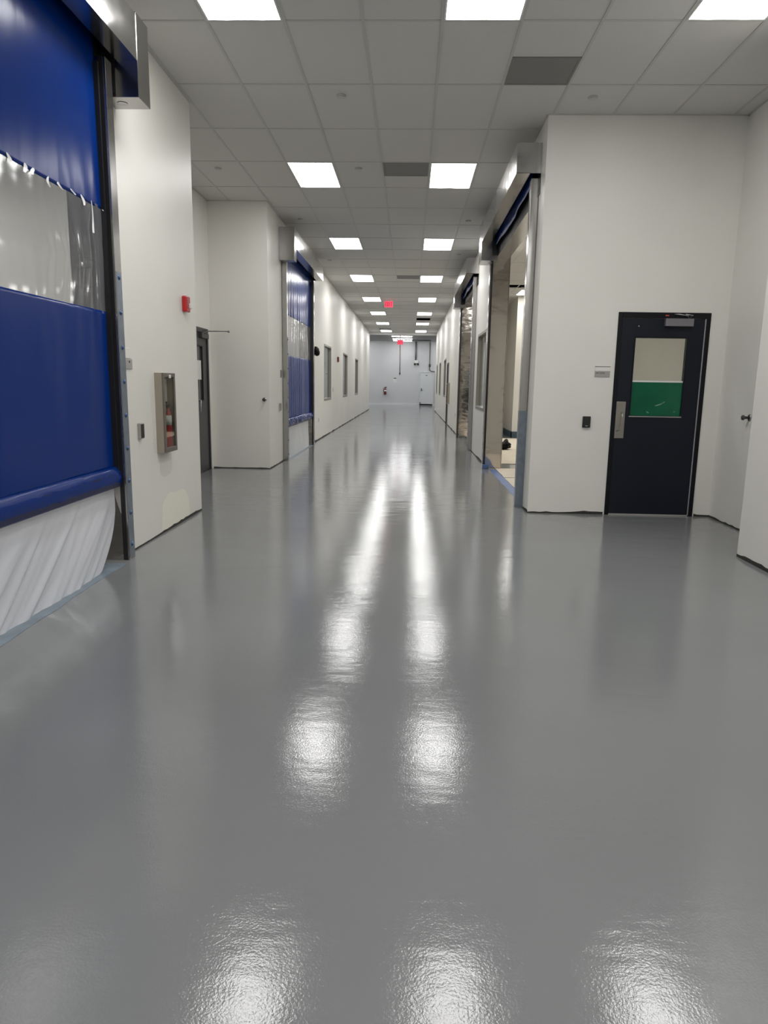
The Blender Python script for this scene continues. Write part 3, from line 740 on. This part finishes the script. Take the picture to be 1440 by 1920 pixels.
# ------------------------------------------------------------------ end wall fittings
t = thing('fire_extinguisher', 'red fire extinguisher hung low on the grey end wall', 'fire extinguisher', (-1.72, E_-.09, .70))
bm = bmesh.new(); lathe(bm, [(.04, .69), (.085, .71), (.09, .74), (.09, 1.02), (.07, 1.08), (.028, 1.12), (.028, 1.15)], (-1.72, E_-.11, 0)); obj('cylinder', bm, 'red_dark', t, True)
bm = bmesh.new(); lathe(bm, [(.0915, .90), (.0915, 1.0)], (-1.72, E_-.11, 0)); obj('paper_label', bm, 'paper', t, True)
bm = bmesh.new(); bx(bm, -1.76, -1.62, E_-.13, E_-.09, 1.15, 1.20); bx(bm, -1.74, -1.60, E_-.125, E_-.095, 1.215, 1.235); obj('lever', bm, 'black', t)
bm = bmesh.new(); tube(bm, [(-1.76, E_-.11, 1.17), (-1.84, E_-.12, 1.12), (-1.83, E_-.12, .95), (-1.81, E_-.12, .85)], .014); obj('hose', bm, 'black', t, True)
t = thing('notice', 'white paper notice with a dark heading on the grey end wall', 'notice', (-1.07, E_, 1.67))
bm = bmesh.new(); bx(bm, -1.19, -.96, E_-.006, E_, 1.50, 1.80); obj('sheet', bm, 'paper', t)
bm = bmesh.new(); bx(bm, -1.16, -.98, E_-.009, E_-.006, 1.775, 1.83); obj('heading', bm, 'pipe_dark', t)
t = thing('fire_alarm_pull', 'grey pull box at the end of the reddish conduit on the end wall', 'fire alarm', (-.75, E_, 2.12))
bm = bmesh.new(); bx(bm, -.80, -.70, E_-.05, E_, 2.04, 2.20); obj('box', bm, 'conduit', t, bevel=.01)
bm = bmesh.new(); cyl(bm, (-.75, E_-.05, 2.12), (-.75, E_-.07, 2.12), .035); obj('button', bm, 'red_dark', t, True)
bm = bmesh.new(); cyl(bm, (-.745, E_-.03, 2.20), (-.765, E_-.03, 4.25), .022); tag(obj('conduit', bm, 'conduit_red', None, True), 'thin reddish conduit running from the ceiling to the pull box', 'conduit')
bm = bmesh.new(); cyl(bm, (.31, E_-.07, 3.03), (.31, E_-.07, 4.24), .055); tag(obj('conduit', bm, 'conduit', None, True), 'thick grey conduit above the emergency light on the end wall', 'conduit')
bm = bmesh.new(); tube(bm, [(1.27, E_-.04, 4.24), (1.27, E_-.04, 2.74)], .022)
bx(bm, 1.21, 1.33, E_-.08, E_-.001, 2.60, 2.78)
tube(bm, [(1.27, E_-.05, 2.62), (1.265, E_-.06, 2.45), (1.30, E_-.08, 2.35), (1.36, E_-.10, 2.30), (1.46, E_-.11, 2.285), (1.62, E_-.11, 2.285)], .026)
tag(obj('conduit', bm, 'pipe_dark', None, True), 'dark conduit with a box, curving over the top of the pale end door', 'conduit')
t = thing('emergency_light', 'white twin-head emergency light high on the grey end wall', 'emergency light', (.35, E_, 2.85))
bm = bmesh.new(); bx(bm, .22, .50, E_-.10, E_, 2.82, 3.02); obj('body', bm, 'white', t, bevel=.01)
for x in (.25, .46):
    bm = bmesh.new(); cyl(bm, (x, E_-.06, 2.80), (x+.01, E_-.17, 2.74), .055, .07); obj('lamp_head', bm, 'pipe_dark', t, True)
bm = bmesh.new(); cyl(bm, (.05, 45.9, 4.18), (1.25, 45.9, 4.18), .03); tag(obj('ceiling_pipe', bm, 'pipe_dark', None, True), 'dark pipe running sideways under the cross hall ceiling', 'pipe')
for nm, y in (('nearest', 43.1), ('middle', 45.4), ('farthest', 47.3)):
    t = thing('strip_light', 'glowing strip light across the end hall ceiling, %s of three' % nm, 'strip light', (-.58, y, 4.25), 'end hall strip lights')
    bm = bmesh.new(); bx(bm, -1.19, .04, y-.13, y+.13, 4.235, 4.25); obj('housing', bm, 'conduit', t)
    bm = bmesh.new(); bx(bm, -1.18, .03, y-.12, y+.12, 4.205, 4.2345); obj('tube', bm, 'strip', t, bevel=.01)

for nm, x in (('left', -3.7), ('right', 2.6)):  # extra strips added out of view to brighten the end wall
    for dn, y in (('nearest', 43.1), ('middle', 45.4), ('farthest', 47.3)):
        t = thing('strip_light', '%s added strip light, unseen round the end hall corner on the %s' % (dn, nm), 'strip light', (x, y, 4.25), 'added unseen end hall strip lights')
        bm = bmesh.new(); bx(bm, x-.62, x+.62, y-.13, y+.13, 4.235, 4.25); obj('housing', bm, 'conduit', t)
        bm = bmesh.new(); bx(bm, x-.61, x+.61, y-.12, y+.12, 4.19, 4.2345); obj('tube', bm, 'strip', t, bevel=.01)
# exit signs
def exit_sign(x0, x1, y, z0, z1, ztop, label, arrow=False):
    t = thing('exit_sign', label, 'exit sign', ((x0+x1)/2, y, ztop))
    bm = bmesh.new(); bx(bm, x0, x1, y-.0, y+.05, z0, z1); obj('housing', bm, 'exit_pink', t, bevel=.004)
    bm = bmesh.new(); bx(bm, (x0+x1)/2-.03, (x0+x1)/2+.03, y+.01, y+.04, z1, ztop); obj('bracket', bm, 'white', t)
    bm = bmesh.new(); w_ = (x1-x0-.05)/4; h = (z1-z0)*.66; zb = (z0+z1)/2-h/2; s_ = .26*w_; Yf = y-.006
    def st(a, b, c, d_): bx(bm, a, b, Yf, y, c, d_)
    for i_, ch in enumerate('EXIT'):
        a = x0+.03+i_*w_; b = a+w_*.8
        if ch == 'E':
            st(a, a+s_, zb, zb+h)
            for q in (0, .5, 1): st(a+s_, b, zb+(h-s_)*q, zb+(h-s_)*q+s_)
        if ch == 'T': st(a, b, zb+h-s_, zb+h); st((a+b)/2-s_/2, (a+b)/2+s_/2, zb, zb+h-s_)
        if ch == 'I': st((a+b)/2-s_/2, (a+b)/2+s_/2, zb, zb+h)
        if ch == 'X':
            for sg in (0, 1):
                q = [(a, zb), (a+s_, zb), (b, zb+h), (b-s_, zb+h)] if sg == 0 else [(b-s_, zb), (b, zb), (a+s_, zb+h), (a, zb+h)]
                lo = [bm.verts.new((p[0], Yf-.0005*sg, p[1])) for p in q]; hi = [bm.verts.new((p[0], y, p[1])) for p in q]
                bm.faces.new(lo); bm.faces.new(hi[::-1])
                for k in range(4): bm.faces.new((lo[k], lo[(k+1) % 4], hi[(k+1) % 4], hi[k]))
    obj('lettering', bm, 'exit_red', t)
exit_sign(-.925, -.64, 24.0, 3.91, 4.11, CE, 'glowing red EXIT sign under the corridor ceiling, left of centre')
exit_sign(-.80, -.47, 40.2, 3.59, 3.83, 4.25, 'glowing pink EXIT sign hanging at the corridor end, before the strip lights')

# ------------------------------------------------------------------ wall fittings
def cabinet(W, d, y0, y1, label):
    X = lambda o: W+d*o
    z0, z1, D_ = .76, 1.475, .068
    t = thing('extinguisher_cabinet', label, 'fire extinguisher cabinet', (W, (y0+y1)/2, z0))
    bm = bmesh.new(); s_ = .008
    for q in ((X(0), X(D_), y0, y0+s_, z0, z1), (X(0), X(D_), y1-s_, y1, z0, z1), (X(0), X(D_), y0+s_, y1-s_, z0, z0+s_), (X(0), X(D_), y0+s_, y1-s_, z1-s_, z1), (X(0), X(.003), y0+s_, y1-s_, z0+s_, z1-s_)): bx(bm, *q)
    obj('body', bm, 'beige_steel', t)
    bm = bmesh.new(); e = .035
    for q in ((y0, y1, z0, z0+.045), (y0, y1, z1-e, z1), (y0, y0+e, z0+.045, z1-e), (y1-e, y1, z0+.045, z1-e)): bx(bm, X(D_+.001), X(D_+.014), *q)
    dr = obj('door', bm, 'beige_dark', t, bevel=.002)
    bm = bmesh.new(); bx(bm, X(D_+.004), X(D_+.007), y0+e, y1-e, z0+.045, z1-e); sub('pane', bm, 'glass', dr, t)
    bm = bmesh.new(); bx(bm, X(D_+.014), X(D_+.024), (y0+y1)/2-.02, (y0+y1)/2+.02, z1-.045, z1-.015); sub('latch', bm, 'white', dr, t, bevel=.003)
    return t
cabinet(XL, 1, 6.26, 6.58, 'beige steel extinguisher cabinet with a glass door on the near left wall')
cabinet(XR, -1, 24.55, 24.87, 'small grey cabinet far down the right wall, before the dark door')
# extinguisher inside the near cabinet
t = thing('fire_extinguisher', 'red fire extinguisher standing inside the beige wall cabinet', 'fire extinguisher', (XL+.036, 6.485, .768))
cx, cy = XL+.036, 6.485
bm = bmesh.new(); lathe(bm, [(.018, .769), (.028, .775), (.030, .79), (.030, 1.08), (.022, 1.12), (.012, 1.14), (.012, 1.16)], (cx, cy, 0)); obj('cylinder', bm, 'red', t, True)
bm = bmesh.new(); lathe(bm, [(.0306, 1.00), (.0306, 1.09)], (cx, cy, 0)); obj('paper_label', bm, 'paper', t, True)
bm = bmesh.new(); bx(bm, cx-.012, cx+.014, cy-.05, cy+.03, 1.16, 1.19); bx(bm, cx-.01, cx+.012, cy-.06, cy+.03, 1.20, 1.215); obj('lever', bm, 'black', t)
bm = bmesh.new(); tube(bm, [(cx, cy+.03, 1.17), (cx, cy+.046, 1.15), (cx, cy+.046, 1.0), (cx, cy+.044, .86)], .006); obj('hose', bm, 'black', t, True)
t = tag(box_part('instruction_card', 'paper', None, XL+.005, XL+.007, 6.45, 6.56, 1.22, 1.42), 'pale instruction card behind the glass of the beige cabinet', 'card')

# fire alarm strobes
def strobe(W, d, yc, z0, z1, label, m='red'):
    X = lambda o: W+d*o
    t = thing('fire_alarm_strobe', label, 'fire alarm', (W, yc, z0), 'wall alarm strobes')
    bm = bmesh.new(); bx(bm, X(0), X(.05), yc-.06, yc+.06, z0, z1); obj('housing', bm, m, t, bevel=.012)
    bm = bmesh.new()
    for k in range(5): bx(bm, X(.05), X(.052), yc-.045, yc+.0, z0+.04+k*.022, z0+.05+k*.022)
    obj('horn_grille', bm, 'red_dark', t)
    bm = bmesh.new(); bx(bm, X(.045), X(.075), yc+.01, yc+.05, z0+.035, z0+.085); obj('lamp', bm, 'white', t, bevel=.008)
strobe(XL, 1, 7.17, 2.085, 2.24, 'bright red fire alarm strobe high on the near left wall')
strobe(XL, 1, 22.1, 2.05, 2.21, 'small dark red alarm strobe far along the left corridor wall', 'red_dark')

def plate(nm, cat, label, W, d, y0, y1, z0, z1, dep, m, face=None, fm='black', bev=.003):
    X = lambda o: W+d*o
    t = thing(nm, label, cat, (W, (y0+y1)/2, z0))
    bm = bmesh.new(); bx(bm, X(0), X(dep), y0, y1, z0, z1); obj('plate', bm, m, t, bevel=bev)
    if face:
        bm = bmesh.new(); bx(bm, X(dep), X(dep+.003), y0+.006, y1-.006, z0+.008, z1-.008); obj(face, bm, fm, t)
    return t
plate('card_reader', 'card reader', 'small black-faced card reader on the near left wall by the steel post', XL, 1, 5.82, 5.90, .92, 1.05, .028, 'ltgrey', 'face')
plate('card_reader', 'card reader', 'small grey card reader on the wall before the farther blue door', XL, 1, 12.24, 12.32, .92, 1.05, .028, 'ltgrey', 'face', 'conduit')
plate('outlet', 'outlet', 'low pale outlet plate just past the farther blue door', XL, 1, 17.5, 17.6, .44, .55, .008, 'white', 'socket', 'ltgrey')
plate('wall_switch', 'switch', 'pale switch plate after the first left corridor window', XL, 1, 20.78, 20.88, 1.15, 1.29, .008, 'white', 'rocker', 'ltgrey')
plate('outlet', 'outlet', 'low pale outlet plate on the right wall past the farther open door', XR, -1, 21.1, 21.2, .47, .59, .008, 'white', 'socket', 'ltgrey')

def text_obj(s, name, size, mtx, m, parent):
    cu = bpy.data.curves.new(name, 'FONT'); cu.body = s; cu.size = size; cu.extrude = .0004; cu.align_x = 'LEFT'
    tmp = bpy.data.objects.new('tmp', cu); COL.objects.link(tmp)
    bpy.context.view_layer.update()
    me = bpy.data.meshes.new_from_object(tmp.evaluated_get(bpy.context.evaluated_depsgraph_get()))
    bpy.data.objects.remove(tmp); me.transform(mtx); me.materials.clear(); me.materials.append(M[m])
    o = bpy.data.objects.new(name, me); COL.objects.link(o); o.parent = parent; o.location = -parent.location; return o

# room sign by the near left door and beside the navy door
t = thing('room_sign', 'small two-part grey room sign half hidden by the near left steel post', 'sign', (XL, 5.75, 1.5))
box_part('sign_plate', 'ltgrey', t, XL, XL+.008, 5.60, 5.76, 1.495, 1.575, bevel=.002)
box_part('insert_holder', 'wall', t, XL, XL+.006, 5.60, 5.745, 1.58, 1.66, bevel=.002)
box_part('door_number', 'text', t, XL+.008, XL+.0095, 5.69, 5.71, 1.545, 1.56)
t = thing('room_sign', 'small grey room sign reading API 1201B left of the navy door', 'sign', (2.08, 7.85, 1.52))
box_part('sign_plate', 'ltgrey', t, 2.003, 2.167, 7.842, 7.85, 1.523, 1.582, bevel=.002)
box_part('insert_holder', 'wall', t, 2.0, 2.17, 7.843, 7.85, 1.585, 1.637, bevel=.002)
box_part('holder_lip', 'conduit', t, 2.0, 2.167, 7.840, 7.843, 1.630, 1.637)
text_obj('API 1201B', 'lettering', .023, Matrix.Translation((2.012, 7.8415, 1.556)) @ Matrix.Rotation(math.pi/2, 4, 'X'), 'text', t)
t = thing('room_sign', 'tiny grey room sign on the wall edge before the farther blue door', 'sign', (XL, 12.46, 1.5))
box_part('sign_plate', 'conduit', t, XL, XL+.008, 12.40, 12.52, 1.49, 1.62, bevel=.002)
t = thing('card_reader', 'black card reader on the white wall left of the navy door', 'card reader', (1.948, 7.85, .97))
box_part('housing', 'black', t, 1.905, 1.99, 7.822, 7.85, .972, 1.095, bevel=.006)
box_part('indicator', 'white', t, 1.935, 1.96, 7.820, 7.822, .99, .994)

t = thing('wall_button', 'round dark steel knob on the white wall facing the viewer, left recess', 'knob', (-2.36, 11.4, 1.13))
bm = bmesh.new(); lathe(bm, [(.034, 11.4), (.034, 11.392), (.024, 11.388)], (-2.36, 0, 1.13), 'Y'); obj('rosette', bm, 'steel_soft', t, True)
bm = bmesh.new(); lathe(bm, [(.012, 11.392), (.014, 11.35), (.026, 11.34), (.024, 11.325)], (-2.36, 0, 1.13), 'Y'); obj('knob', bm, 'pipe_dark', t, True)
t = thing('wall_button', 'small dark knob peeking past the white corner at the right edge', 'knob', (3.38, 7.14, 1.138))
bm = bmesh.new(); lathe(bm, [(.034, 3.38), (.034, 3.372), (.024, 3.368)], (0, 7.14, 1.138), 'X'); obj('rosette', bm, 'steel_soft', t, True)
bm = bmesh.new(); lathe(bm, [(.012, 3.372), (.014, 3.33), (.026, 3.32), (.024, 3.305)], (0, 7.14, 1.138), 'X'); obj('knob', bm, 'pipe_dark', t, True)
# black plastic-wrapped sensor past the second blue door
t = thing('wrapped_sensor', 'black plastic-wrapped sensor on the left wall just past the blue door', 'sensor', (XL, 16.5, 2.13))
bm = bmesh.new(); bmesh.ops.create_icosphere(bm, subdivisions=3, radius=1)
for v in bm.verts:
    p = v.co.copy(); k = 1+.2*noise.noise(p*3)
    v.co = Vector((XL+.085+p.x*.085*k, 16.5+p.y*.16*k, 2.13+p.z*.105*k+(-.03*p.x)))
    v.co.x = max(v.co.x, XL+.001)
obj('wrap', bm, 'bag', t, True)
bm = bmesh.new(); cyl(bm, (XL, 16.5, 2.10), (XL+.05, 16.5, 2.10), .05); obj('mount', bm, 'pipe_dark', t, True)
